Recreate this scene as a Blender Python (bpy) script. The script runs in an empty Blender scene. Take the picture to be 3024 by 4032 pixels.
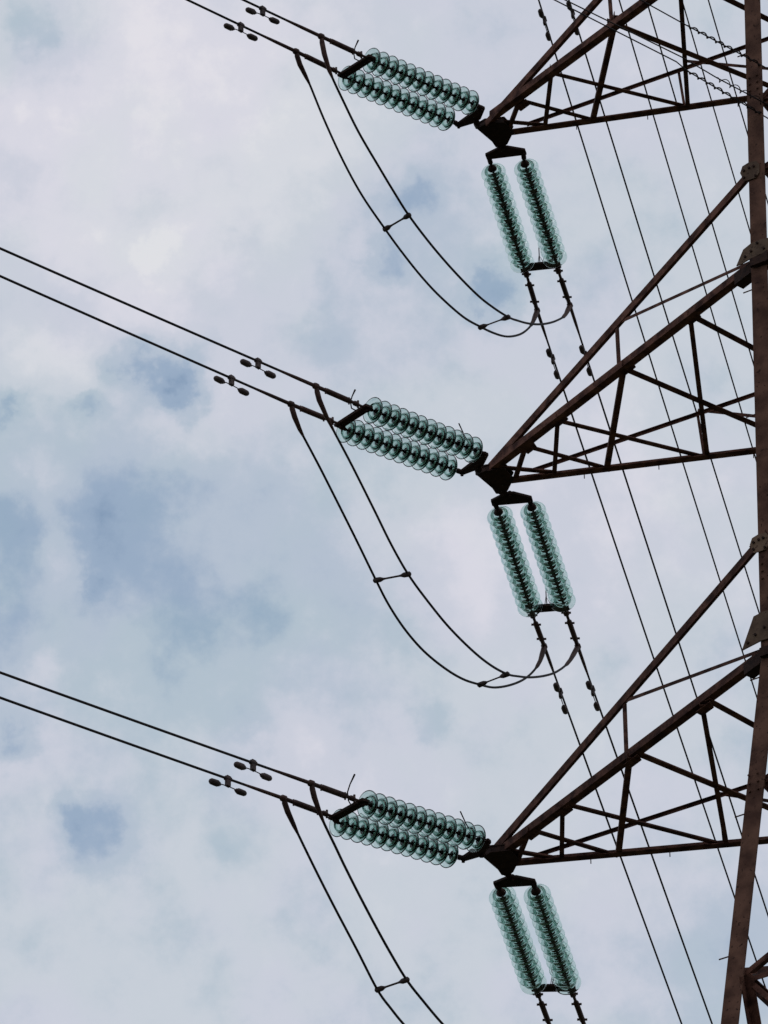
import bpy, math, random
from mathutils import Vector, Matrix
random.seed(7)
R = math.radians
sc = bpy.context.scene
COL = sc.collection

# ------------------------------------------------------------------ camera
PITCH, FPX, CAMZ = 36.386, 20627.0, 1.6
cd = bpy.data.cameras.new("camera"); cam = bpy.data.objects.new("camera", cd); COL.objects.link(cam)
cam.location = (0, 0, CAMZ); cam.rotation_euler = (R(90 + PITCH), 0, 0)
cd.sensor_fit = 'VERTICAL'; cd.sensor_height = 36.0; cd.lens = FPX * 36.0 / 4032.0
cd.clip_start = 0.5; cd.clip_end = 20000
sc.camera = cam
sc.render.resolution_x, sc.render.resolution_y = 768, 1024

# ------------------------------------------------------------------ sun, exposure, sampling
SUN_EL, SUN_AZ = 66, 150          # azimuth from +Y clockwise: veiled sun high behind the camera's right shoulder
sd = bpy.data.lights.new("sun", 'SUN'); sd.energy = 0.5; sd.angle = R(40); sd.color = (1, .96, .9)
so = bpy.data.objects.new("sun", sd); COL.objects.link(so)
so.rotation_euler = Vector((math.sin(R(SUN_AZ)) * math.cos(R(SUN_EL)), math.cos(R(SUN_AZ)) * math.cos(R(SUN_EL)), math.sin(R(SUN_EL)))).to_track_quat('Z', 'Y').to_euler()
sc.view_settings.view_transform = 'Standard'; sc.view_settings.look = 'None'
sc.view_settings.exposure = 0; sc.view_settings.gamma = 1; sc.view_settings.use_curve_mapping = False
cy = sc.cycles
cy.max_bounces = 56; cy.transmission_bounces = 56; cy.glossy_bounces = 6; cy.diffuse_bounces = 3
cy.transparent_max_bounces = 16; cy.sample_clamp_indirect = 3.0; cy.use_denoising = True
cy.caustics_reflective = True; cy.caustics_refractive = True

# ------------------------------------------------------------------ pixel (of the 3024x4032 photo) -> world ray
_p = R(PITCH)
FWD = Vector((0, math.cos(_p), math.sin(_p))); UP = Vector((0, -math.sin(_p), math.cos(_p))); RT = Vector((1, 0, 0))
CAM = Vector((0, 0, CAMZ)); Z = Vector((0, 0, 1))
def ray(x, y):
    return (FWD + RT * ((x - 1512) / FPX) + UP * ((2016 - y) / FPX)).normalized()

# ------------------------------------------------------------------ world: broken cloud over blue
w = bpy.data.worlds.new("World"); sc.world = w; w.use_nodes = True
nt = w.node_tree; N = nt.nodes; Lk = nt.links
for n in list(N): N.remove(n)
out = N.new('ShaderNodeOutputWorld')
def mth(op, a, b=None, clamp=False):
    n = N.new('ShaderNodeMath'); n.operation = op; n.use_clamp = clamp
    for i, v in enumerate((a, b)):
        if v is None: continue
        if isinstance(v, (int, float)): n.inputs[i].default_value = v
        else: Lk.new(v, n.inputs[i])
    return n.outputs[0]
def vm(op, a, b):
    n = N.new('ShaderNodeVectorMath'); n.operation = op
    for i, v in enumerate((a, b)):
        if isinstance(v, (tuple, Vector)): n.inputs[i].default_value = v
        else: Lk.new(v, n.inputs[i])
    return n
def noise(vec, scale, det, rough=.5, dist=0.):
    n = N.new('ShaderNodeTexNoise'); Lk.new(vec, n.inputs['Vector'])
    n.inputs['Scale'].default_value = scale; n.inputs['Detail'].default_value = det
    n.inputs['Roughness'].default_value = rough; n.inputs['Distortion'].default_value = dist
    return n
def ramp(fac, stops):
    n = N.new('ShaderNodeValToRGB'); Lk.new(fac, n.inputs[0]); cr = n.color_ramp
    while len(cr.elements) < len(stops): cr.elements.new(.5)
    for e, (p, c) in zip(cr.elements, stops): e.position = p; e.color = (*c, 1)
    cr.interpolation = 'EASE'
    return n.outputs[0]
def mix(f, a, b):
    n = N.new('ShaderNodeMix'); n.data_type = 'RGBA'
    if isinstance(f, (int, float)): n.inputs[0].default_value = f
    else: Lk.new(f, n.inputs[0])
    for i, v in ((6, a), (7, b)):
        if isinstance(v, tuple): n.inputs[i].default_value = (*v, 1)
        else: Lk.new(v, n.inputs[i])
    return n.outputs[2]
tc = N.new('ShaderNodeTexCoord'); D = tc.outputs['Generated']
# bend the directions a little so that cloud edges are ragged
w1 = noise(D, 26, 4, .55); w2 = noise(D, 110, 5, .60)
o1 = vm('SCALE', vm('SUBTRACT', w1.outputs['Color'], (.5, .5, .5)).outputs[0], (0, 0, 0)); o1.inputs['Scale'].default_value = .014
o2 = vm('SCALE', vm('SUBTRACT', w2.outputs['Color'], (.5, .5, .5)).outputs[0], (0, 0, 0)); o2.inputs['Scale'].default_value = .013
DW = vm('ADD', vm('ADD', D, o1.outputs[0]).outputs[0], o2.outputs[0]).outputs[0]
def blob(x, y, r, k):       # a cloud gap or a bright bank in a given direction of the sky
    d = vm('DISTANCE', DW, tuple(ray(x, y))).outputs['Value']
    n = N.new('ShaderNodeMapRange'); n.interpolation_type = 'SMOOTHERSTEP'
    Lk.new(d, n.inputs[0]); n.inputs[1].default_value = r / FPX; n.inputs[2].default_value = 0.0
    n.inputs[3].default_value = 0; n.inputs[4].default_value = k
    return n.outputs[0]
base = mth('MULTIPLY', mth('SUBTRACT', noise(D, 22, 8, .55, 0).outputs[0], .5), .32)
fine = mth('MULTIPLY', mth('SUBTRACT', noise(D, 75, 10, .62, 0).outputs[0], .5), .56)
acc = mth('ADD', mth('ADD', base, fine), .635)
BLOBS = [(700, 500, 1500, .26), (150, 2150, 1100, -.24), (900, 2300, 1000, -.16), (1450, 1250, 800, -.12), (1650, 900, 600, -.12), (150, 60, 360, -.20), (500, 3200, 900, -.06),
         (2500, 1900, 1000, .14), (2900, 3850, 520, -.18), (2600, 3000, 700, .06), (2500, 600, 700, .04), (700, 3850, 700, .05), (1900, 3400, 500, .05), (3000, 3000, 400, -.06),
         (690, 1490, 250, -.44), (540, 1420, 190, -.30), (735, 1570, 190, -.26), (350, 1617, 140, -.30), (12, 1654, 150, -.32), (289, 1232, 190, -.14),
         (1579, 750, 160, -.24), (1519, 990, 160, -.28), (1941, 1111, 190, -.34), (1880, 1184, 150, -.18), (989, 1009, 90, -.12), (1266, 1111, 150, -.12),
         (1326, 1328, 160, -.13), (844, 1316, 160, -.15), (555, 1991, 250, -.13), (386, 2280, 110, -.22), (24, 2088, 260, -.13), (398, 2112, 200, -.14),
         (1025, 2413, 220, -.12), (723, 2425, 280, -.12), (36, 2473, 260, -.10), (72, 2920, 170, -.32), (952, 2799, 170, -.13), (1688, 2859, 160, -.17),
         (1507, 2546, 160, -.09), (1085, 1931, 200, -.09), (380, 3296, 250, -.34), (298, 3214, 150, -.20), (850, 3287, 140, -.12), (150, 100, 200, -.14),
         (560, 850, 200, -.10), (2600, 760, 260, -.10), (2350, 1050, 200, -.06), (2400, 2640, 200, -.10), (2750, 1500, 220, -.05), (2150, 3700, 260, -.05),
         (651, 966, 190, .18), (36, 484, 200, .12), (157, 1425, 220, .18), (362, 1461, 150, .10), (241, 2208, 190, .16), (181, 1919, 220, .14), (747, 1678, 260, .14),
         (1881, 2208, 480, .16), (1881, 2546, 330, .10), (145, 2654, 170, .12), (1808, 1600, 330, .12), (1180, 2900, 240, .08), (1500, 3150, 300, .10), (600, 60, 300, .06), (2450, 60, 300, .08)]
for b in BLOBS: acc = mth('ADD', acc, blob(*b))
acc = mth('MULTIPLY', acc, 1.0, True)
cloud = ramp(acc, [(0.0, (.215, .325, .46)), (.22, (.32, .435, .56)), (.45, (.465, .560, .645)), (.68, (.600, .655, .725)), (.88, (.70, .730, .785)), (1.0, (.77, .79, .82))])
# warm and lilac tinge in parts of the cloud
tn = ramp(noise(D, 34, 3, .5).outputs[0], [(.38, (1.015, 1.0, .995)), (.62, (1.04, .99, 1.02))])
mm = N.new('ShaderNodeMix'); mm.data_type = 'RGBA'; mm.blend_type = 'MULTIPLY'; mm.inputs[0].default_value = 1
Lk.new(cloud, mm.inputs[6]); Lk.new(tn, mm.inputs[7]); cloud = mm.outputs[2]
sky = N.new('ShaderNodeTexSky'); sky.sky_type = 'NISHITA'; sky.sun_disc = False
sky.sun_elevation = R(SUN_EL); sky.sun_rotation = R(SUN_AZ % 360); sky.air_density = 1.2; sky.dust_density = 2
b1 = N.new('ShaderNodeBackground'); Lk.new(sky.outputs[0], b1.inputs[0]); b1.inputs[1].default_value = .08
b2 = N.new('ShaderNodeBackground'); Lk.new(cloud, b2.inputs[0]); b2.inputs[1].default_value = 1.0
ms = N.new('ShaderNodeMixShader'); ms.inputs[0].default_value = .93
Lk.new(b1.outputs[0], ms.inputs[1]); Lk.new(b2.outputs[0], ms.inputs[2]); Lk.new(ms.outputs[0], out.inputs[0])

# ------------------------------------------------------------------ materials
def new_mat(name):
    m = bpy.data.materials.new(name); m.use_nodes = True
    return m, m.node_tree.nodes['Principled BSDF'], m.node_tree
def weathered(name, c1, c2, c3, rough=.7, metal=0., scale=9., rust=.62):
    m, b, t = new_mat(name); n = t.nodes; l = t.links
    g = n.new('ShaderNodeNewGeometry')
    a = n.new('ShaderNodeTexNoise'); a.inputs['Scale'].default_value = scale; a.inputs['Detail'].default_value = 6
    l.new(g.outputs['Position'], a.inputs['Vector'])
    r = n.new('ShaderNodeValToRGB'); l.new(a.outputs[0], r.inputs[0])
    r.color_ramp.elements[0].position = .36; r.color_ramp.elements[0].color = (*c1, 1)
    r.color_ramp.elements[1].position = .64; r.color_ramp.elements[1].color = (*c2, 1)
    a2 = n.new('ShaderNodeTexNoise'); a2.inputs['Scale'].default_value = scale * 5; a2.inputs['Detail'].default_value = 5
    l.new(g.outputs['Position'], a2.inputs['Vector'])
    r2 = n.new('ShaderNodeValToRGB'); l.new(a2.outputs[0], r2.inputs[0])
    r2.color_ramp.elements[0].position = rust; r2.color_ramp.elements[0].color = (0, 0, 0, 1)
    r2.color_ramp.elements[1].position = rust + .06; r2.color_ramp.elements[1].color = (1, 1, 1, 1)
    mx = n.new('ShaderNodeMix'); mx.data_type = 'RGBA'; l.new(r2.outputs[0], mx.inputs[0]); l.new(r.outputs[0], mx.inputs[6])
    mx.inputs[7].default_value = (*c3, 1)
    oi = n.new('ShaderNodeObjectInfo'); hs = n.new('ShaderNodeHueSaturation')     # each bar weathered a little differently
    mr = n.new('ShaderNodeMapRange'); l.new(oi.outputs['Random'], mr.inputs[0]); mr.inputs[3].default_value = .60; mr.inputs[4].default_value = 1.0
    l.new(mr.outputs[0], hs.inputs['Value']); l.new(mx.outputs[2], hs.inputs['Color']); hs.inputs['Saturation'].default_value = 1.0
    l.new(hs.outputs[0], b.inputs['Base Color'])
    bp = n.new('ShaderNodeBump'); bp.inputs['Strength'].default_value = .25; bp.inputs['Distance'].default_value = .004
    l.new(a2.outputs[0], bp.inputs['Height']); l.new(bp.outputs[0], b.inputs['Normal'])
    b.inputs['Roughness'].default_value = rough; b.inputs['Metallic'].default_value = metal; b.inputs['Specular IOR Level'].default_value = .15
    return m
M_STEEL = weathered("rusty_brown_steel", (.034, .012, .009), (.145, .064, .045), (.025, .009, .006), .85)
M_LEG = weathered("weathered_leg_steel", (.060, .027, .019), (.140, .070, .048), (.032, .013, .009), .88, scale=5)
M_PLATE = weathered("galvanised_plate", (.100, .058, .036), (.165, .105, .068), (.045, .020, .012), .65, scale=7, rust=.60)
M_DARK = weathered("dark_fitting", (.016, .007, .006), (.042, .019, .013), (.05, .02, .013), .8, 0, 20)
M_WIRE = weathered("oxidised_conductor", (.020, .017, .018), (.035, .030, .032), (.05, .04, .04), .7, .1, 30)
M_CLAMP = weathered("brown_clamp", (.045, .022, .020), (.090, .048, .040), (.14, .085, .07), .6, .1, 24)
M_DAMP = weathered("damper_iron", (.05, .036, .036), (.09, .062, .06), (.03, .02, .02), .6, .1, 30)
def glass():
    m, b, t = new_mat("green_insulator_glass")
    b.inputs['Base Color'].default_value = (.87, .94, .92, 1); b.inputs['Roughness'].default_value = .03
    b.inputs['Transmission Weight'].default_value = 1; b.inputs['IOR'].default_value = 1.5
    n = t.nodes; l = t.links
    va = n.new('ShaderNodeVolumeAbsorption'); va.inputs['Color'].default_value = (.42, .635, .58, 1); va.inputs['Density'].default_value = 42
    l.new(va.outputs[0], n['Material Output'].inputs['Volume'])
    return m
M_GLASS = glass()
def grass():
    m, b, t = new_mat("grass_field"); n = t.nodes; l = t.links
    g = n.new('ShaderNodeNewGeometry'); a = n.new('ShaderNodeTexNoise'); a.inputs['Scale'].default_value = .15; a.inputs['Detail'].default_value = 12
    l.new(g.outputs['Position'], a.inputs['Vector'])
    r = n.new('ShaderNodeValToRGB'); l.new(a.outputs[0], r.inputs[0])
    r.color_ramp.elements[0].position = .35; r.color_ramp.elements[0].color = (.045, .055, .026, 1)
    r.color_ramp.elements[1].position = .7; r.color_ramp.elements[1].color = (.10, .092, .055, 1)
    l.new(r.outputs[0], b.inputs['Base Color']); b.inputs['Roughness'].default_value = .95
    return m
M_GRASS = grass()
M_CONC = weathered("footing_concrete", (.30, .29, .27), (.42, .40, .37), (.2, .19, .17), .9, 0, 4)

# ------------------------------------------------------------------ mesh builder
def orth(v, ax):
    v = v - ax * v.dot(ax); return v.normalized()
def perp(ax):
    r = Z if abs(ax.z) < .9 else Vector((1, 0, 0))
    a = ax.cross(r).normalized(); return a, ax.cross(a).normalized()
class MB:
    def __init__(s): s.v = []; s.f = []; s.smooth = []
    def add(s, vs, fs, sm=False):
        o = len(s.v); s.v += [Vector(q) for q in vs]
        for f in fs: s.f.append([o + i for i in f]); s.smooth.append(sm)
    def prism(s, sec, a, b):            # closed section (list of offsets) swept a -> b
        n = len(sec)
        vs = [a + q for q in sec] + [b + q for q in sec]
        fs = [[i, (i + 1) % n, n + (i + 1) % n, n + i] for i in range(n)]
        fs += [list(range(n))[::-1], list(range(n, 2 * n))]
        s.add(vs, fs)
    def angle(s, a, b, f1, f2, w, t=None):   # L-section steel angle, heel on the line a-b
        t = t or w * .12
        ax = (b - a).normalized(); f1 = orth(f1, ax); f2 = orth(f2 - f1 * f2.dot(f1), ax)
        s.prism([Vector((0, 0, 0)), f1 * w, f1 * w + f2 * t, f1 * t + f2 * t, f1 * t + f2 * w, f2 * w], a, b)
    def box(s, a, b, d1, w, h):
        ax = (b - a).normalized(); d1 = orth(d1, ax); d2 = ax.cross(d1)
        s.prism([d1 * w / 2 + d2 * h / 2, d1 * -w / 2 + d2 * h / 2, d1 * -w / 2 - d2 * h / 2, d1 * w / 2 - d2 * h / 2], a, b)
    def tube(s, pts, rad, n=10, cap=True):   # rad: number or one per point
        pts = [Vector(p) for p in pts]; m = len(pts)
        rs = rad if isinstance(rad, (list, tuple)) else [rad] * m
        u = None; vs = []
        for i, p in enumerate(pts):
            ax = (pts[min(i + 1, m - 1)] - pts[max(i - 1, 0)]).normalized()
            u = perp(ax)[0] if u is None else orth(u, ax)
            w_ = ax.cross(u)
            for k in range(n):
                a = 2 * math.pi * k / n; vs.append(p + (u * math.cos(a) + w_ * math.sin(a)) * rs[i])
        fs = [[i * n + k, i * n + (k + 1) % n, (i + 1) * n + (k + 1) % n, (i + 1) * n + k] for i in range(m - 1) for k in range(n)]
        s.add(vs, fs, True)
        if cap: s.add([vs[k] for k in range(n)], [list(range(n))[::-1]]); s.add(vs[-n:], [list(range(n))])
    def lathe(s, prof, n=28, o=Vector(), ax=Z, closed=False):
        u, w_ = perp(ax); vs = []; m = len(prof)
        for r, h in prof:
            for k in range(n):
                a = 2 * math.pi * k / n; vs.append(o + ax * h + (u * math.cos(a) + w_ * math.sin(a)) * max(r, 1e-4))
        rng = range(m) if closed else range(m - 1)
        fs = [[i * n + k, i * n + (k + 1) % n, ((i + 1) % m) * n + (k + 1) % n, ((i + 1) % m) * n + k] for i in rng for k in range(n)]
        s.add(vs, fs, True)
    def plate(s, pts, nrm, t):          # flat polygon given thickness along nrm
        n = len(pts); nn = nrm.normalized() * t
        s.add([p - nn / 2 for p in pts] + [p + nn / 2 for p in pts],
              [list(range(n))[::-1], list(range(n, 2 * n))] + [[i, (i + 1) % n, n + (i + 1) % n, n + i] for i in range(n)])
    def bolt(s, p, ax, r=.013, h=.02):
        u, w_ = perp(ax.normalized()); sec = [(u * math.cos(k * math.pi / 3) + w_ * math.sin(k * math.pi / 3)) * r for k in range(6)]
        s.prism(sec, p, p + ax.normalized() * h)
    def build(s, name, mat, parent=None, origin=None):
        import bmesh
        o0 = Vector(origin) if origin is not None else (sum(s.v, Vector()) / len(s.v))
        me = bpy.data.meshes.new(name); me.from_pydata([v - o0 for v in s.v], [], s.f); me.materials.append(mat)
        for p, q in zip(me.polygons, s.smooth): p.use_smooth = q
        bm = bmesh.new(); bm.from_mesh(me); bmesh.ops.recalc_face_normals(bm, faces=bm.faces); bm.to_mesh(me); bm.free()
        ob = bpy.data.objects.new(name, me); COL.objects.link(ob); ob.location = o0
        if parent is not None: attach(ob, parent, o0)
        return ob
WPOS = {}
def attach(ob, parent, wpos):
    ob.parent = parent; ob.location = Vector(wpos) - wp(parent); WPOS[ob.name] = Vector(wpos)
def wp(o): return WPOS.get(o.name, Vector(o.location))
def empty(name, loc):
    o = bpy.data.objects.new(name, None); COL.objects.link(o); o.location = loc; o.empty_display_size = .2; return o
def tag(o, label, cat, group=None, kind=None):
    if label: o['label'] = label
    if cat: o['category'] = cat
    if group: o['group'] = group
    if kind: o['kind'] = kind
    return o

# ------------------------------------------------------------------ the tower's frame of reference
def hd(az): a = R(az); return Vector((math.sin(a), math.cos(a), 0))
SCL = 1.0
T2 = CAM + ray(1970, 1863) * 56.995                # tip of the middle crossarm
H = {-2: 20.565, -1: 15.53, 0: 10.32, 1: 4.937, 2: 0.0, 3: -4.975}
U = -hd(-58.344)                                    # from the tip towards the body
V = Vector((U.y, -U.x, 0));  V = V if V.y < 0 else -V   # along the line, towards the camera
LARM, WB, BAT, DEP = 4.13, 3.48, .016, 1.254
H3 = H[3]; B2 = .097
def corner(iu, iv, z):      # z relative to the middle tip; iu 0 = arm side 1 = far side; iv +1 near -1 far
    if z >= H3: half = WB / 2 - BAT * z; L = LARM + BAT * z
    else:
        k = (H3 - z) * B2; half = WB / 2 - BAT * H3 + k; L = LARM + BAT * H3 - k
    c = T2 + U * (LARM + WB / 2); c.z = T2.z + z
    return c + U * (half if iu else -half) + V * (iv * half)
GZ = -T2.z                  # ground, relative to the middle tip
def on_z(x, y, z):
    r = ray(x, y); return CAM + r * ((z - CAM.z) / r.z)
def on_plane(x, y, p, n):
    r = ray(x, y); return CAM + r * ((p - CAM).dot(n) / r.dot(n))
class Span:                 # the gently sagging surface on which one span's bundle lies
    def __init__(s, T, az, dr, c): s.T, s.d, s.dr, s.c = T, hd(az), dr, c
    def z(s, X): q = (X - s.T).dot(s.d); return s.T.z + s.dr * q + s.c * q * q
    def at(s, x, y):
        r = ray(x, y); a, b = 40., 130.
        f = lambda t: (CAM + r * t).z - s.z(CAM + r * t)
        fa = f(a)
        for _ in range(60):
            m = (a + b) / 2; fm = f(m)
            if (fm > 0) == (fa > 0): a = m
            else: b = m
        return CAM + r * a
    def drop(s, X): X = X.copy(); X.z = s.z(X); return X
AZA, DRA, CA = -133.863, -.1688, .0009
AZB, DRB, CB = 13.762, -.0619, .00074
TIP = {k: T2 + Z * h for k, h in H.items()}
SA = {k: Span(TIP[k], AZA, DRA, CA) for k in H}
SB = {k: Span(TIP[k], AZB, DRB, CB) for k in H}

# ------------------------------------------------------------------ ground
g = MB(); g.add([(-6000, -6000, 0), (6000, -6000, 0), (6000, 6000, 0), (-6000, 6000, 0)], [[0, 1, 2, 3]])
tag(g.build("ground", M_GRASS, origin=(0, 0, 0)), "rough grass field under the power line", None, kind="structure")

# ------------------------------------------------------------------ the lattice tower
base = (corner(0, 1, GZ) + corner(1, -1, GZ)) / 2
tower = empty("lattice_tower", base)
tag(tower, "tall brown steel lattice power line tower with crossarms reaching left", "transmission tower")
ZT = H[-2] + DEP + 3
LEG_W = .185
for iu in (0, 1):
    for iv in (1, -1):
        m = MB(); du = U * (1 if iu == 0 else -1); dv = V * (-iv)
        for za, zb in ((GZ + .35, H3), (H3, ZT)):
            m.angle(corner(iu, iv, za) - du * LEG_W * .5, corner(iu, iv, zb) - du * LEG_W * .5, du, dv, LEG_W, .018)
        if iu == 0 and iv == 1:           # bolts and splice plates up the visible leg
            for zz in (H3 + .95, H[2] + 2.35, H3 - 1.6, H[1] + .8):
                p = corner(iu, iv, zz); 
                for i in range(6): m.bolt(p + du * (-.05 if i % 2 else .04) + Z * (.09 * (i // 2)), V)
            z_ = GZ + 3
            while z_ < ZT:
                m.tube([corner(0, 1, z_) - du * .09, corner(0, 1, z_) - du * .19], .007, 6); z_ += 1.62
        m.build("tower_leg", M_LEG, tower)
        f = MB(); c = corner(iu, iv, GZ + .35)
        f.box(Vector((c.x, c.y, 0)), Vector((c.x, c.y, .4)), U, .9, .9)
        f.build("footing", M_CONC, tower)
# body bracing: horizontals and crossed diagonals on each face
levels = [GZ + .4, GZ + 8, GZ + 15, GZ + 21, H3 - 3.72, H3 - 1.5, H3, H3 + DEP, H3 + DEP + 1.1, H[2], H[2] + DEP, H[2] + DEP + .95, H[1], H[1] + DEP, H[0], H[0] + DEP, H[-1], H[-1] + DEP, H[-2], H[-2] + DEP, ZT]
def lerp(a, b, t): return a + (b - a) * t
faces = [((0, 1), (0, -1)), ((0, 1), (1, 1)), ((1, 1), (1, -1)), ((0, -1), (1, -1))]
for li in range(1, len(levels)):
    za, zb = levels[li - 1], levels[li]
    for fi, (c1, c2) in enumerate(faces):
        inw = (corner(*c1, za) + corner(*c2, za)) / 2; ctr = (corner(0, 1, za) + corner(1, -1, za)) / 2
        inw = (ctr - inw).normalized(); ctb = ctr.copy(); ctb.z = corner(*c1, zb).z
        def ca(c): return lerp(corner(*c, za), ctr, .02)
        def cb(c): return lerp(corner(*c, zb), ctb, .02)
        big = (.085 if zb <= H3 else .07) if fi == 0 else .055
        if li < len(levels) - 1:
            m = MB(); a, b = cb(c1), cb(c2); m.angle(a + inw * .03, b + inw * .03, inw, Z * -1, big)
            m.build("horizontal_brace", M_STEEL, tower)
        if fi == 0 and abs(zb - (H3 - 3.72)) < .01:      # K bracing on the face below the lowest crossarm
            mid = (corner(0, 1, zb - 4.2) + corner(0, -1, zb - 4.2)) / 2
            for c_ in (c1, c2):
                m = MB(); m.angle(cb(c_) + inw * .03, mid + inw * .03, inw, V, .10); m.build("diagonal_brace", M_STEEL, tower)
        elif zb - za > 1.5:
            a, b = ca(c1), cb(c2); m = MB(); m.angle(a + inw * .025, b + inw * .025, inw, Z, big)
            m.build("diagonal_brace", M_STEEL, tower)
            a, b = ca(c2), cb(c1); m = MB(); m.angle(a + inw * .05, b + inw * .05, inw, Z, big)
            m.build("diagonal_brace", M_STEEL, tower)
        else:
            a, b = (ca(c1), cb(c2)); m = MB(); m.angle(a + inw * .025, b + inw * .025, inw, Z, .07)
            m.build("diagonal_brace", M_STEEL, tower)

ARMS = {
 1: dict(c2=(1933, 457), c3=(2021, 532), c1=(1918, 465), ft=(2073, 490),
    strut=[((2675, -95), (2708, 413)), ((2420, 103), (2335, 478)), ((2169, 310), (2147, 500)), ((2036, 428), (2003, 515))],
    diag=[((2675, -95), None), ((2442, 103), (3115, 374)), ((2198, 295), (2690, 417)), ((2073, 402), (2346, 476)), ((1985, 480), (2150, 494))],
    nv=((2394, -20), (2403, 100)), nd=((2400, -30), None), fv=((2669, 274), (2692, 413)), fd=((2703, 238), None)),
 2: dict(c2=(1944, 1834), c3=(2039, 1901), c1=(1919, 1829), ft=(2098, 1851),
    strut=[((2718, 1250), (2786, 1802)), ((2455, 1465), (2389, 1858)), ((2196, 1659), (2183, 1872)), ((2063, 1785), (2029, 1892))],
    diag=[((2736, 1250), None), ((2475, 1460), (3182, 1763)), ((2205, 1660), (2784, 1804)), ((2103, 1767), (2380, 1843)), ((2000, 1845), (2180, 1862))],
    nv=((2422, 1275), (2431, 1445)), nd=((2432, 1268), None), fv=((2745, 1632), (2771, 1800)), fd=((2745, 1612), None)),
 3: dict(c2=(1988, 3344), c3=(2049, 3409), c1=(1941, 3330), ft=(2103, 3369),
    strut=[((2760, 2752), (2861, 3330)), ((2483, 2962), (2435, 3373)), ((2215, 3177), (2212, 3394)), ((2080, 3287), (2036, 3400))],
    diag=[((2781, 2754), None), ((2503, 2966), (3284, 3290)), ((2239, 3172), (2861, 3332)), ((2110, 3276), (2435, 3373)), ((2010, 3352), (2205, 3385))],
    nv=((2452, 2768), (2459, 2956)), nd=((2462, 2756), None), fv=((2830, 3142), (2850, 3330)), fd=((2830, 3122), None)),
}
TOPNAME = {1: "top", 2: "middle", 3: "lowest"}
PLATE = {}      # attachment corners of each tip plate
def sub(mb, name, mat, parent): return mb.build(name, mat, parent)
for k, a in ARMS.items():
    zt = TIP[k].z; zk = H[k]
    n0, f0 = corner(0, 1, zk), corner(0, -1, zk)
    n1, f1 = corner(0, 1, zk + DEP), corner(0, -1, zk + DEP)
    n0 = n0 + Z * {1: -.20, 2: 0, 3: .06}[k]; n1 = n1 + Z * {1: 0, 2: .10, 3: .28}[k]
    s2 = on_z(*a['c2'], zt); s3 = on_z(*a['c3'], zt)
    nn = (n0 - s2).cross(n1 - s2).normalized(); nf = (f0 - s3).cross(f1 - s3).normalized()
    s1 = on_plane(*a['c1'], s2, nn); s4 = on_plane(*a['ft'], s3, nf)
    inn = -V; out_ = V
    m = MB()
    s2e, s1e = s2 + (s2 - n0).normalized() * .03, s1 + (s1 - n1).normalized() * .05
    m.angle(s2e, n0, Z, inn, .090, .012)           # near lower chord
    m.angle(s1e, n1, Z * -1, inn, .098, .011)      # near upper chord
    m.angle(s3 + (s3 - f0).normalized() * .07, f0, Z, V, .088, .010)             # far lower chord
    m.angle(s4, f1, Z * -1, V, .036, .005)        # far upper chord
    for t in (.17, .36, .6, .85): m.bolt(lerp(s3, f0, t), Z * -1, .006, .05)
    arm = m.build("crossarm", M_STEEL, tower)
    # braces in the bottom plane
    def snap(A_, B_):          # run the brace up to the heel of the near chord
        d1, d2 = A_ - B_, n0 - s2; den = d1.x * d2.y - d1.y * d2.x
        t = ((s2.x - B_.x) * d2.y - (s2.y - B_.y) * d2.x) / den
        return B_ + d1 * max(.9, min(t, 1.35)) - d1.normalized() * .015
    for (p, q) in a['strut']:
        B_ = on_z(*q, zt + .012); A_ = snap(on_z(*p, zt + .012), B_); b = MB(); ax = (B_ - A_).normalized(); f = orth(ax.cross(Z), ax)
        wd = .052 if p[0] > 2600 else .062 if p[0] > 2250 else .048
        b.angle(A_ - f * wd * .5, B_ - f * wd * .5, f, Z, wd); sub(b, "brace", M_STEEL, arm)
    for (p, q) in a['diag']:
        B_ = on_z(*q, zt + .03) if q else f0 + Z * .03; A_ = snap(on_z(*p, zt + .03), B_)
        b = MB(); ax = (B_ - A_).normalized(); f = orth(ax.cross(Z), ax)
        wd = .072 if (q is None or p[0] > 2400) else .056
        b.angle(A_ - f * wd * .5, B_ - f * wd * .5, f, Z, wd); sub(b, "brace", M_STEEL, arm)
    # near face and far face
    for (p, q, S, nrm, end, wd) in ((*a['nv'], s2, nn, None, .032), (*a['nd'], s2, nn, n0 + Z * .05, .040), (*a['fv'], s3, nf, None, .030), (*a['fd'], s3, nf, f0 + Z * .04, .040)):
        off = Vector((0, 0, 0)); A_ = on_plane(*p, S, nrm) + inn * .012
        B_ = (end if end is not None else on_plane(*q, S, nrm)) + inn * .012
        b = MB(); ax = (B_ - A_).normalized(); f = orth(ax.cross(nrm), ax)
        b.angle(A_ - f * wd * .5, B_ - f * wd * .5, f, inn, wd); sub(b, "brace", M_STEEL, arm)
    # node gussets on the near lower chord
    for (p, q) in a['strut']:
        A_ = snap(on_z(*p, zt + .006), on_z(*q, zt + .006)); A_.z = zt + .006; b = MB(); w_ = .10 if p[0] > 2250 else .085
        e = (n0 - s2).normalized(); o = -V * .05
        b.plate([A_ + e * w_ * 1.1 + o * .4, A_ + e * w_ * .9 + o * 2.5, A_ - e * w_ * .9 + o * 2.5, A_ - e * w_ * 1.2 + o * .4], Z, .009)
        for t_ in (-.6, 0, .6): b.bolt(A_ + e * w_ * t_ + o * 1.5 - Z * .004, -Z, .009, .014)
        sub(b, "node_plate", M_STEEL, arm)
    # tip plates: two stacked plates and a web, with lugs
    dy = a['c1'][1] - 465; dx = a['c1'][0] - 1918
    hexa = [(1878, 498), (1908, 480), (1986, 472), (2022, 510), (1998, 558), (1978, 572), (1952, 570), (1937, 548)]
    b = MB()
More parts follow.
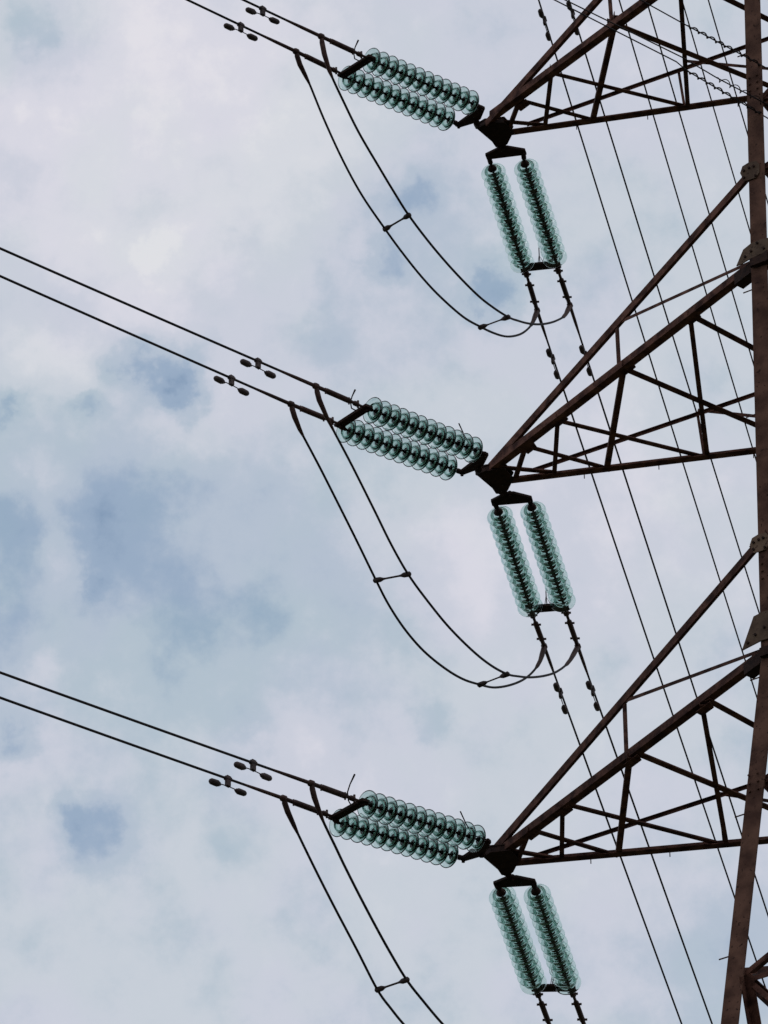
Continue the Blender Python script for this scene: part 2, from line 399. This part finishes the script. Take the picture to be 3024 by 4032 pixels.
    for zz in (-.015, .060):
        b.plate([on_z(x + dx, y + dy + 4, zt) + Z * zz for x, y in hexa], Z, .014)
    ring = [on_z(x + dx, y + dy + 4, zt) for x, y in hexa]
    for i in range(len(ring)):
        p, q = ring[i], ring[(i + 1) % len(ring)]; c = sum(ring, Vector()) / len(ring)
        p, q = lerp(p, c, .06), lerp(q, c, .06)
        if i in (2, 3): continue
        b.plate([p - Z * .008, q - Z * .008, q + Z * .052, p + Z * .052], (q - p).cross(Z), .012)
    PLATE[k] = (ring[0], (ring[5] + ring[6]) / 2)
    sub(b, "tip_plate", M_DARK, arm)
    # root gusset plates, bolted on the outside of the leg
    if k != 1:
        d = (n1 - corner(0, 1, H[2] + DEP)); pn = n1 + V * .012
        g1 = [(2915, 683), (2924, 656), (2948, 641), (2978, 634), (2990, 648), (2990, 680), (2978, 700), (2950, 709), (2930, 714)]
        g2 = [(2900, 1048), (2927, 984), (2959, 958), (2995, 944), (3040, 934), (3040, 985), (2990, 1003), (2943, 1026), (2921, 1040)]
        ddx, ddy = (0, 0) if k == 2 else (38, 1464)
        for gp, top, boltp in ((g1, True, [(2930, 673), (2930, 700), (2968, 655), (2975, 692), (2950, 662)]), (g2, False, [(2982, 958), (3008, 978), (2935, 1012), (2958, 990)])):
            yy = ddy
            if k == 3 and not top:
                yy = 0; ddx = 38; gp = [(2922 - 38, 2562), (2968 - 38, 2428), (3007 - 38, 2408), (3040, 2392), (3040, 2500), (3000 - 38, 2522), (2955 - 38, 2545)]
                boltp = [(2945 - 38, 2532), (2975 - 38, 2500), (3010 - 38, 2470)]
            b = MB(); P0 = (n1 if top else n0) + V * .014
            b.plate([on_plane(x + ddx, y + yy, P0, V) for x, y in gp], V, .012)
            gpl = sub(b, "gusset_plate", M_PLATE, arm)
            for x, y in boltp:
                q = MB(); q.bolt(on_plane(x + ddx, y + yy, P0 + V * .006, V), V, .015, .016); q.build("bolt", M_DARK, arm)
        b = MB(); e = (n0 - s2).normalized()          # heavy dark joint below the lower gusset
        b.box(n0 - e * .36 - Z * .01 - V * .05, n0 + e * .16 - Z * .01 - V * .05, Z, .13, .12)
        b.box(n0 - U * .08 - Z * .02 + V * .035, n0 + U * .55 - Z * .02 + V * .035, Z, .10, .04)
        sub(b, "splice_block", M_DARK, arm)
# crossarms outside the picture: above, and the other circuit's side
for k in (0, -1, -2): 
    m = MB(); zk = H[k]; t = TIP[k]
    for (iv, zz, wd) in ((1, 0, .11), (-1, 0, .09), (1, DEP, .09), (-1, DEP, .06)):
        m.angle(t + V * iv * .15, corner(0, iv, zk + zz), Z, -V * iv, wd)
    for i in range(5):
        a_, b_ = lerp(t + V * .15, corner(0, 1, zk), .15 + .18 * i), lerp(t - V * .15, corner(0, -1, zk), .15 + .18 * i)
        m.angle(a_, b_, U, Z, .07)
        m.angle(a_, lerp(t - V * .15, corner(0, -1, zk), min(.15 + .18 * (i + 1), 1)), U, Z, .06)
    m.plate([t + V * .2, t - V * .2, t - V * .1 + U * .35, t + V * .1 + U * .35], Z, .14)
    m.build("crossarm", M_STEEL, tower)

# ------------------------------------------------------------------ insulator disc (shared mesh)
def glass_profile():
    p = [(.034, -.054), (.050, -.052), (.064, -.043), (.086, -.030), (.106, -.016), (.1210, -.002), (.1300, .010), (.1330, .020), (.1325, .026), (.1300, .0280), (.1265, .0250), (.1215, .014), (.1120, .002),
         (.1000, -.008), (.0900, -.013), (.0850, -.008), (.0820, .012), (.0790, .0205), (.0740, .0215), (.0710, .014), (.0690, -.008), (.0640, -.020),
         (.0540, -.027), (.0430, -.030), (.030, -.030), (.018, -.030), (.018, -.048)]
    return [(r if r < .06 else .06 + (r - .06) * 1.19, h) for r, h in p]
gm = MB(); gm.lathe(glass_profile(), 40, closed=True)
cm = MB(); cm.lathe([(0, -.098), (.020, -.098), (.036, -.090), (.044, -.075), (.049, -.054), (.053, -.044), (.046, -.038), (0, -.036)], 18)
cm.lathe([(0, -.03), (.014, -.03), (.012, .030), (.017, .036), (.017, .050), (0, .050)], 12)
proto_disc = gm.build("glass_disc", M_GLASS, origin=(0, 0, 0)); proto_cap = cm.build("cap", M_DARK, origin=(0, 0, 0))
used = [False]
def string(first, last, label, grp):
    d = (last - first); pitch = d.length / 11; d.normalize()
    root = empty("insulator_string", first); tag(root, label, "insulator string", grp)
    rot = d.to_track_quat('Z', 'Y')
    for i in range(12):
        if not used[0]: g_, c_ = proto_disc, proto_cap; used[0] = True
        else:
            g_, c_ = proto_disc.copy(), proto_cap.copy(); COL.objects.link(g_); COL.objects.link(c_)
        g_.parent = root; g_.location = d * (pitch * i)
        jit = Vector((random.uniform(-.03, .03), random.uniform(-.03, .03), 1)).normalized()
        g_.rotation_mode = 'QUATERNION'; g_.rotation_quaternion = rot @ jit.to_track_quat('Z', 'Y')
        c_.parent = g_; c_.location = (0, 0, 0); c_.rotation_euler = (0, 0, random.uniform(0, 3))
    return d
STR = {   # k: A upper(first,last), A lower, B left, B right  (disc centres, tower end first)
 1: [((1855, 406), (1468, 240)), ((1761, 469), (1372, 310)), ((1942, 676), (2055, 1033)), ((2071, 658), (2184, 1012))],
 2: [((1867, 1773), (1473, 1618)), ((1769, 1842), (1368, 1694)), ((1967, 2028), (2086, 2384)), ((2098, 2010), (2215, 2364))],
 3: [((1877, 3304), (1453, 3169)), ((1771, 3365), (1341, 3242)), ((1977, 3526), (2098, 3866)), ((2114, 3521), (2234, 3868))]}
YK = {   # tower yoke: A apex, A ends (R,L); B apex, B ends (L,R);   line yoke ends: A (R,L), B (L,R)
 1: [(1877, 470), (1895, 426), (1806, 491), (1983, 582), (1924, 615), (2060, 598), (1444, 227), (1345, 290), (2069, 1067), (2194, 1054)],
 2: [(1888, 1834), (1909, 1790), (1819, 1859), (2007, 1944), (1946, 1978), (2085, 1966), (1432, 1603), (1332, 1668), (2093, 2411), (2225, 2401)],
 3: [(1894, 3360), (1921, 3314), (1824, 3380), (2018, 3455), (1957, 3483), (2099, 3474), (1418, 3155), (1310, 3215), (2114, 3903), (2251, 3901)]}
LV = {1: "top", 2: "middle", 3: "lowest"}
WIRE_END = {}
def horn(surf, base, pts, up):
    return [base] + pts
for k in (1, 2, 3):
    A, B = SA[k], SB[k]; y = YK[k]; st = STR[k]
    la = LV[k]
    pos = []
    for i, (pq, S_) in enumerate(zip(st, (A, A, B, B))):
        p, q = S_.at(*pq[0]), S_.at(*pq[1]); pos.append((p, q))
    names = [f"upper of the two green glass strings running left from the {la} crossarm tip",
             f"lower of the two green glass strings running left from the {la} crossarm tip",
             f"left of the two green glass strings hanging below the {la} crossarm tip",
             f"right of the two green glass strings hanging below the {la} crossarm tip"]
    dirs = [string(p, q, nme, "green glass insulator strings at the crossarm tips") for (p, q), nme in zip(pos, names)]
    # ---- tower-side yokes
    def link(mb, a_, b_, r=.014): mb.tube([a_, lerp(a_, b_, .3), lerp(a_, b_, .35), lerp(a_, b_, .65), lerp(a_, b_, .7), b_], [r, r, r * 1.7, r * 1.7, r, r], 8)
    for side, S_, ap, e1, e2, s_i, corner_i, lab in (("A", A, y[0], y[1], y[2], (0, 1), 0, f"dark yoke plate joining the leftward strings to the {la} crossarm tip"),
                                 ("B", B, y[3], y[4], y[5], (2, 3), 1, f"dark triangular yoke plate at the head of the hanging strings below the {la} crossarm")):
        P0, P1, P2 = S_.at(*ap), S_.at(*e1), S_.at(*e2); cc = (P1 + P2) / 2; ax = (cc - P0).normalized(); cr = (P2 - P1).normalized()
        wdt = .030 if side == 'A' else .040
        m = MB()
        m.plate([P0 - cr * .045 - ax * .02, P0 + cr * .045 - ax * .02, P2 + cr * .03 - ax * wdt, P2 + cr * .03 + ax * wdt, P1 - cr * .03 + ax * wdt, P1 - cr * .03 - ax * wdt], ax.cross(cr), .03)
        for P_ in (P0, P1, P2): m.bolt(P_ + Z * .03, Z * -1, .020, .075)
        yk = m.build("yoke_plate", M_DARK); tag(yk, lab, "yoke plate", "yoke plates of the insulator sets")
        m = MB(); link(m, PLATE[k][corner_i], P0, .022)
        m.build("shackle", M_DARK, yk)
        for P_, si in ((P1, s_i[0]), (P2, s_i[1])):
            m = MB(); e = pos[si][0] - dirs[si] * .085; link(m, P_, e, .017); m.build("socket_link", M_DARK, yk)
        if side == 'A' and k > 1:
            m = MB(); h0 = lerp(pos[0][0], pos[0][1], .10); hh = h0 + UP * .25 + RT * (-.06)
            m.tube([P1, lerp(P1, h0, .7) + UP * .03, h0 + UP * .12, hh], [.006, .006, .007, .008], 6); m.build("arcing_horn", M_DARK, yk)
    # ---- line-side yokes
    for side, S_, e1, e2, s_i, lab in (("A", A, y[6], y[7], (0, 1), f"dark slanting yoke bar at the left end of the {la} glass strings"),
                                     ("B", B, y[8], y[9], (2, 3), f"dark yoke bar closing the bottom of the {la} hanging strings")):
        P1, P2 = S_.at(*e1), S_.at(*e2); d = (dirs[s_i[0]] + dirs[s_i[1]]).normalized(); cr = (P2 - P1).normalized()
        m = MB(); hw = .052 if side == 'A' else .055; sh = d * (.035 if side == 'A' else .06)
        m.plate([P1 - cr * .05 - d * hw - sh, P2 + cr * .05 - d * hw - sh, P2 + cr * .05 + d * hw - sh, P1 - cr * .05 + d * hw - sh], d.cross(cr), .03)
        for P_ in (P1, P2): m.bolt(P_ + Z * .035 - sh, Z * -1, .020, .085)
        yk = m.build("yoke_bar", M_DARK); tag(yk, lab, "yoke bar", "yoke bars at the line ends of the strings")
        for P_, si in ((P1, s_i[0]), (P2, s_i[1])):
            m = MB(); link(m, pos[si][1] + dirs[si] * .03, P_, .020); m.build("socket_link", M_DARK, yk)
        m = MB()
        if side == 'A':
            bx, by = (e1[0] + e2[0]) / 2 + 22, (e1[1] + e2[1]) / 2 - 16
            f = (0, 0) if k < 3 else (4, -12)
            pl = [(bx, by + 4), (bx - 20, by - 6), (bx - 24, by - 30), (bx - 18, by - 52), (bx - 6 + f[0], by - 78 + f[1])]
            if k == 3: pl = [(bx - 6, by + 4), (bx - 14, by - 10), (bx - 18, by - 42), (bx - 8, by - 74), (bx + 10, by - 112)]
            m.tube([S_.at(*q) + Z * .02 for q in pl], [.007] * 4 + [.011], 6)
        else:
            c = (P1 + P2) / 2 - sh
            m.tube([c, c - d * .06 + UP * .09, c - d * .08 + UP * .17], .006, 6)
            m.tube([lerp(P1, P2, .42) - sh, lerp(P1, P2, .46) - sh + UP * .13, lerp(P1, P2, .60) - sh + UP * .04], .005, 6)
        m.build("arcing_horn", M_DARK, yk)

# ------------------------------------------------------------------ conductors
def resample(pts, n):
    L = [0]
    for i in range(1, len(pts)): L.append(L[-1] + (pts[i] - pts[i - 1]).length)
    res = []
    for j in range(n):
        s = L[-1] * j / (n - 1); i = 0
        while i < len(L) - 2 and L[i + 1] < s: i += 1
        res.append(lerp(pts[i], pts[i + 1], (s - L[i]) / (L[i + 1] - L[i])))
    return res
def catmull(pts, per=8):
    P = [pts[0] * 2 - pts[1]] + list(pts) + [pts[-1] * 2 - pts[-2]]; o = []
    for i in range(1, len(P) - 2):
        for j in range(per):
            t = j / per
            o.append(.5 * ((2 * P[i]) + (P[i + 1] - P[i - 1]) * t + (2 * P[i - 1] - 5 * P[i] + 4 * P[i + 1] - P[i + 2]) * t * t + (-P[i - 1] + 3 * P[i] - 3 * P[i + 1] + P[i + 2]) * t ** 3))
    o.append(P[-2]); return o
COND_R = .0132
def conductor(S_, start, term, far, label, grp, hardware=True, kindB=False, far_len=110, rad=COND_R):
    """start: at the yoke, term: where the jumper leaves, far: a point further out"""
    d = (far - term); d.z = 0; d.normalize()
    pts = [term]
    s = .6
    while s < far_len:
        pts.append(S_.drop(term + d * s)); s *= 1.22
        if s > 2.5: s += .6
    m = MB(); dd = (term - start).normalized()
    m.tube([lerp(start, term, .55)] + pts, rad, 8)
    c = m.build("conductor_wire", M_WIRE, origin=term)
    tag(c, label, "power line conductor", grp); WPOS[c.name] = Vector(term)
    if hardware:
        Lt = (term - start).length; q = lambda t: start + dd * (Lt * t)
        p = MB()
        if not kindB:
            p.tube([q(-.02), q(.16)], .014, 8); p.tube([q(.10), q(.13), q(.20), q(.22)], [.014, .028, .028, .016], 8)
            p.tube([q(.2), q(.27), q(.30), q(.78), q(.80), q(.97)], [.016, .020, .031, .031, .022, .022], 12)
            p.bolt(q(.12) + Z * .05, -Z, .014, .09); p.bolt(q(.31) + Z * .04, -Z, .011, .085); p.bolt(q(.80) + Z * .03, -Z, .011, .07)
        else:
            p.tube([q(-.02), q(.30)], .017, 8); p.tube([q(.02), q(.04), q(.12), q(.14)], [.017, .036, .036, .017], 8)
            p.tube([q(.28), q(.32), q(.80), q(.84), q(1.0)], [.018, .031, .031, .024, .026], 12)
            for t in (.08, .36, .78): p.bolt(q(t) + RT * .055, -RT, .013, .11)
        p.build("dead_end_clamp", M_CLAMP, c)
        p = MB(); e = (pts[1] - term).normalized()
        p.tube([term - dd * .03, term - dd * .02, term + e * .02, term + e * .04], [.024, .036, .036, .024], 10)
        p.tube([term, term + e * .30, term + e * .55], [.021, .019, rad], 10)
        p.build("terminal_sleeve", M_CLAMP, c)
    return c, pts
W = {}
AWP = {1: (("lower", (1345, 290), (1166, 203), (739, 0)), ("upper", (1444, 227), (1265, 144), (959, 0))),
       2: (("lower", (1332, 1668), (1146, 1592), (0, 1087)), ("upper", (1432, 1603), (1244, 1521), (0, 978))),
       3: (("lower", (1310, 3215), (1117, 3144), (0, 2747)), ("upper", (1418, 3155), (1226, 3085), (0, 2648)))}
BWP = {1: (("left", (2069, 1067), (2115, 1222), (3020, 3907)), ("right", (2194, 1054), (2244, 1202), (2923, 3296))),
       2: (("left", (2093, 2411), (2143, 2545), (2684, 4032)), ("right", (2225, 2401), (2275, 2545), (2804, 4032))),
       3: (("left", (2114, 3903), (2168, 4048), (2568, 5080)), ("right", (2251, 3901), (2304, 4046), (2704, 5080)))}
for k in (1, 2, 3):
    for nm, s_, t_, f_ in AWP[k]:
        S_ = SA[k]
        W[(k, 'A', nm)] = conductor(S_, S_.at(*s_), S_.at(*t_), S_.at(*f_), f"{nm} of the two black conductors running up left from the {LV[k]} glass strings", "conductors running away to the left")
    for nm, s_, t_, f_ in BWP[k]:
        S_ = SB[k]
        W[(k, 'B', nm)] = conductor(S_, S_.at(*s_), S_.at(*t_), S_.at(*f_), f"{nm} of the two black conductors running down from the {LV[k]} hanging strings", "conductors running down to the right", kindB=True, rad=.0118)
HIGH = {0: ((("left", (2121, 0), (2837, 2293)), ("right", (2240, 0), (2911, 2164)))),
        -1: (("left", (2438, 0), (2776, 1139)), ("right", (2545, 0), (2898, 1200))),
        -2: (("left", (2685, 0), (2957, 925)), ("right", (2789, 0), (2962, 590)))}
HN = {0: "nearest the glass strings", -1: "midway along", -2: "nearest the leg"}
for k, ws in HIGH.items():
    S_ = SB[k]
    for nm, a_, f_ in ws:
        pa, pf = S_.at(*a_), S_.at(*f_); d = pf - pa; d.z = 0; d.normalize()
        back = pa - d * ((pa - S_.T).dot(S_.d) - 2.6); st_ = S_.drop(back)
        W[(k, 'B', nm)] = conductor(S_, S_.drop(st_ - d * .5), st_, S_.drop(st_ + d * 20), f"{nm} wire of the pair entering at the top edge {HN[k]}", "conductors coming from crossarms above the picture", hardware=False, rad=.0112)

# ------------------------------------------------------------------ vibration dampers
def damper(S_, px, d, wirept, label, grp, bell=True):
    P = wirept; root = empty("vibration_damper", P); tag(root, label, "vibration damper", grp)
    tilt = random.uniform(-.06, .06); d = (d + Z * tilt).normalized()
    dn = Z * -1
    m = MB(); m.box(P + Z * .03, P + dn * .088, d, .050, .036); m.tube([P - d * .036, P + d * .036], .026, 10)
    m.bolt(P + dn * .04 - V * .03, V, .012, .06)
    m.build("damper_clamp", M_DAMP, root)
    c = P + dn * .088; h = .178 if bell else .215
    m = MB(); m.tube([c + d * s * h - Z * (.012 * (abs(s) ** 2)) for s in (-1, -.6, -.3, 0, .3, .6, 1)], .0055, 6); m.build("messenger_cable", M_DAMP, root)
    for s in (-1, 1):
        e = c + d * s * h - Z * .012; m = MB(); a = d * s
        k_r = random.uniform(1.1, 1.2)
        pr = [(0, .070), (.018, .066), (.027, .048), (.029, .0), (.029, -.036), (.022, -.044), (.021, -.060), (.012, -.064), (.010, -.080), (0, -.080)]; pr = [(r * k_r, hh) for r, hh in pr]
        m.lathe([(r, hh) for r, hh in pr], 16, o=e, ax=a); m.build("damper_weight", M_DAMP, root)
def near_on(pts, px, S_):
    t = S_.at(*px); best = None
    for i in range(len(pts) - 1):
        a_, b_ = pts[i], pts[i + 1]; d = b_ - a_; s = max(0, min(1, (t - a_).dot(d) / d.dot(d))); q = a_ + d * s
        if best is None or (q - t).length < best[0]: best = ((q - t).length, q, d.normalized())
    return best[1], best[2]
DMP = [(1, 'A', 'upper', (1041, 31)), (1, 'A', 'lower', (951, 98)), (2, 'A', 'upper', (1019, 1421)), (2, 'A', 'lower', (916, 1487)),
       (3, 'A', 'upper', (990, 3008)), (3, 'A', 'lower', (892, 3070)), (1, 'B', 'left', (2172, 1408)), (1, 'B', 'right', (2302, 1395)),
       (2, 'B', 'left', (2206, 2722)), (2, 'B', 'right', (2334, 2712)), (0, 'B', 'left', (2145, 75)), (0, 'B', 'right', (2256, 48))]
for k, s, nm, px in DMP:
    S_ = (SA if s == 'A' else SB)[k]; q, d = near_on(W[(k, s, nm)][1], px, S_)
    if s == 'A': lab = f"dumbbell damper under the {nm} leftward conductor beside the {LV[k]} glass strings"
    elif k: lab = f"hooked damper on the {nm} wire below the {LV[k]} hanging strings"
    else: lab = f"dumbbell damper on the {nm} wire at the top edge above the crossarm"
    damper(S_, px, d, q, lab, "vibration dampers clamped on the conductors", s == "A")

# ------------------------------------------------------------------ jumper loops and their spacers
k_ = 1.8227
def dsp(l): return [(x * k_, y * k_) for x, y in l]
J = {
 (1, 'lower', 'left'): dsp([(640, 115), (645, 132), (655, 155), (668, 180), (700, 258), (740, 345), (782, 422), (832, 495), (870, 547), (910, 597), (950, 640), (1000, 684), (1038, 706), (1068, 720)]) + [(1995, 1325), (2040, 1319), (2072, 1301), (2096, 1272), (2112, 1232)],
 (1, 'upper', 'right'): dsp([(693, 84), (698, 105), (707, 140), (718, 168), (740, 215), (775, 286), (820, 363), (850, 413), (883, 465), (930, 527), (980, 585), (1030, 636), (1065, 664), (1098, 685)]) + [(2040, 1263), (2077, 1273), (2115, 1277), (2152, 1274), (2190, 1263), (2224, 1242), (2244, 1206)],
 (2, 'lower', 'left'): dsp([(629, 874), (634, 893), (643, 918), (655, 942), (690, 1008), (730, 1087), (770, 1167), (812, 1253), (840, 1307), (875, 1360), (915, 1406), (960, 1443), (1000, 1467), (1037, 1479)]) + [(1949, 2707), (2020, 2694), (2078, 2664), (2122, 2612), (2142, 2560)],
 (2, 'upper', 'right'): dsp([(683, 836), (688, 858), (695, 878), (720, 929), (760, 1005), (810, 1105), (845, 1176), (882, 1241), (925, 1300), (970, 1355), (1020, 1405), (1060, 1437), (1095, 1456)]) + [(2040, 2663), (2090, 2667), (2148, 2660), (2195, 2643), (2240, 2606), (2272, 2556)],
 (3, 'lower', 'left'): dsp([(613, 1726), (618, 1745), (630, 1772), (643, 1800), (680, 1876), (720, 1955), (770, 2050)]) + [(1486, 3897), (1540, 3972), (1587, 4030), (1660, 4110), (1760, 4195), (1880, 4250), (1985, 4262), (2080, 4225), (2140, 4150), (2166, 4070)],
 (3, 'upper', 'right'): dsp([(672, 1693), (677, 1715), (685, 1740), (699, 1776), (725, 1830), (745, 1872)]) + [(1420, 3535), (1486, 3660), (1540, 3757), (1601, 3858), (1665, 3940), (1741, 4030), (1830, 4120), (1930, 4195), (2040, 4232), (2150, 4225), (2240, 4170), (2296, 4070)],
}
JP = {}
for (k, na, nb), px in J.items():
    P0 = W[(k, 'A', na)][1][0]; P1 = W[(k, 'B', nb)][1][0]
    h = P1 - P0; h.z = 0; nrm = h.cross(Z).normalized()
    pts = [on_plane(x, y, P0, nrm) for x, y in px]
    pts[0] = P0.copy(); pts[-1] = P1.copy()
    JP[(k, na)] = (P0, nrm)
    cur = catmull(pts, 6)
    c = MB(); c.tube(cur, .0135, 8)
    side = {'lower': 'outer left', 'upper': 'inner right'}[na]
    jc = c.build("jumper_cable", M_WIRE, origin=P0); WPOS[jc.name] = P0
    tag(jc, f"{side} black jumper cable looping below the {LV[k]} crossarm set", "jumper cable", "jumper loops between the insulator sets")
    m = MB(); m.tube([cur[0], cur[3], cur[8], cur[15], cur[18]], [.020, .030, .030, .023, .014], 10); m.build("jumper_lug", M_CLAMP, jc)
    m = MB(); m.tube([cur[-1], cur[-4], cur[-6], cur[-8], cur[-9]], [.030, .030, .024, .022, .014], 10); m.build("jumper_lug", M_CLAMP, jc)
SPC = [(1, 'upper', (1517, 902), (1609, 848)), (1, 'lower', (1892, 1289), (2000, 1249)), (2, 'upper', (1480, 2285), (1608, 2261)), (2, 'lower', (1890, 2696), (1996, 2655)), (3, 'upper', (1487, 3897), (1601, 3858))]
for k, wh, a_, b_ in SPC:
    P, n1_ = JP[(k, 'lower')]; Q, n2_ = JP[(k, 'upper')]
    A_, B_ = on_plane(*a_, P, n1_), on_plane(*b_, Q, n2_); ax = (B_ - A_).normalized()
    m = MB(); r_ = .011 if wh == 'upper' else .009
    m.tube([A_, lerp(A_, B_, .18), lerp(A_, B_, .3), lerp(A_, B_, .7), lerp(A_, B_, .82), B_], [.016, .016, r_, r_, .016, .016], 10)
    s = m.build("spacer_rod", M_DAMP); WPOS[s.name] = Vector(s.location)
    tag(s, f"{wh} spacer rod holding the two {LV[k]} jumper cables apart", "spacer", "spacers between the jumper cables")
    for P_, sg, wire in ((A_, 1, 'lower'), (B_, -1, 'upper')):
        m = MB(); m.tube([P_ - ax * .03 * sg, P_ - ax * .015 * sg, P_ + ax * .05 * sg, P_ + ax * .085 * sg], [.014, .031, .029, .015], 10)
        m.build("spacer_clamp", M_DAMP, s)

# ------------------------------------------------------------------ three thin cables with spiral dampers, fixed to the tower body
CB_ = [((2184, 0), (2663, 243), (2706, 279), (3000, 452), 0, "lowest of the three thin cables crossing the top right corner, spiral wrapped", .0075),
       ((2226, 0), (2685, 225), (2822, 306), (3010, 405), 1, "middle thin cable crossing the top right corner, with loose spiral loops", .0075),
       ((2530, 4), (2700, 98), (2706, 101), (3000, 258), 0, "highest thin cable crossing the top right corner, spiral wrapped beside the leg", .0075)]
for a_, b_, s_, e_, loose, lab, rad in CB_:
    zq = CAM + ray(*e_) * ((corner(0, 1, H[2] + DEP + 1) - CAM).dot(V) / ray(*e_).dot(V)) + V * .22
    S_ = Span(zq, AZA, -.10, .0008)
    E_, A_, B0, S0 = S_.at(*e_), S_.at(*a_), S_.at(*b_), S_.at(*s_)
    d = (A_ - E_); d.z = 0; d.normalize()
    far = [S_.drop(A_ + d * q) for q in (4, 10, 20, 35, 60, 100)]
    endp = E_ - (S0 - E_).normalized() * .35
    m = MB(); m.tube([endp, E_, S0, B0, A_] + far, rad, 6)
    c = m.build("overhead_cable", M_WIRE, origin=E_); WPOS[c.name] = Vector(E_)
    tag(c, lab, "overhead cable", "thin cables anchored on the tower body")
    m = MB(); L = (E_ - S0).length; ax = (E_ - S0).normalized(); u_, v_ = perp(ax); hel = []
    turns = L / (.13 if not loose else .155); n = int(turns * 14)
    for i in range(n + 1):
        t = i / n; an = 2 * math.pi * turns * t; rr = (.019 if not loose else .030) * min(1, 12 * t + .3)
        hel.append(lerp(S0, E_, t) + (u_ * math.cos(an) + v_ * math.sin(an)) * rr)
    m.tube(hel, .0075 if not loose else .0055, 6); m.build("spiral_damper", M_DARK, c)
    m = MB(); m.box(endp - V * .25, endp + V * .03, Z, .09, .05); m.build("anchor_clamp", M_PLATE, c)
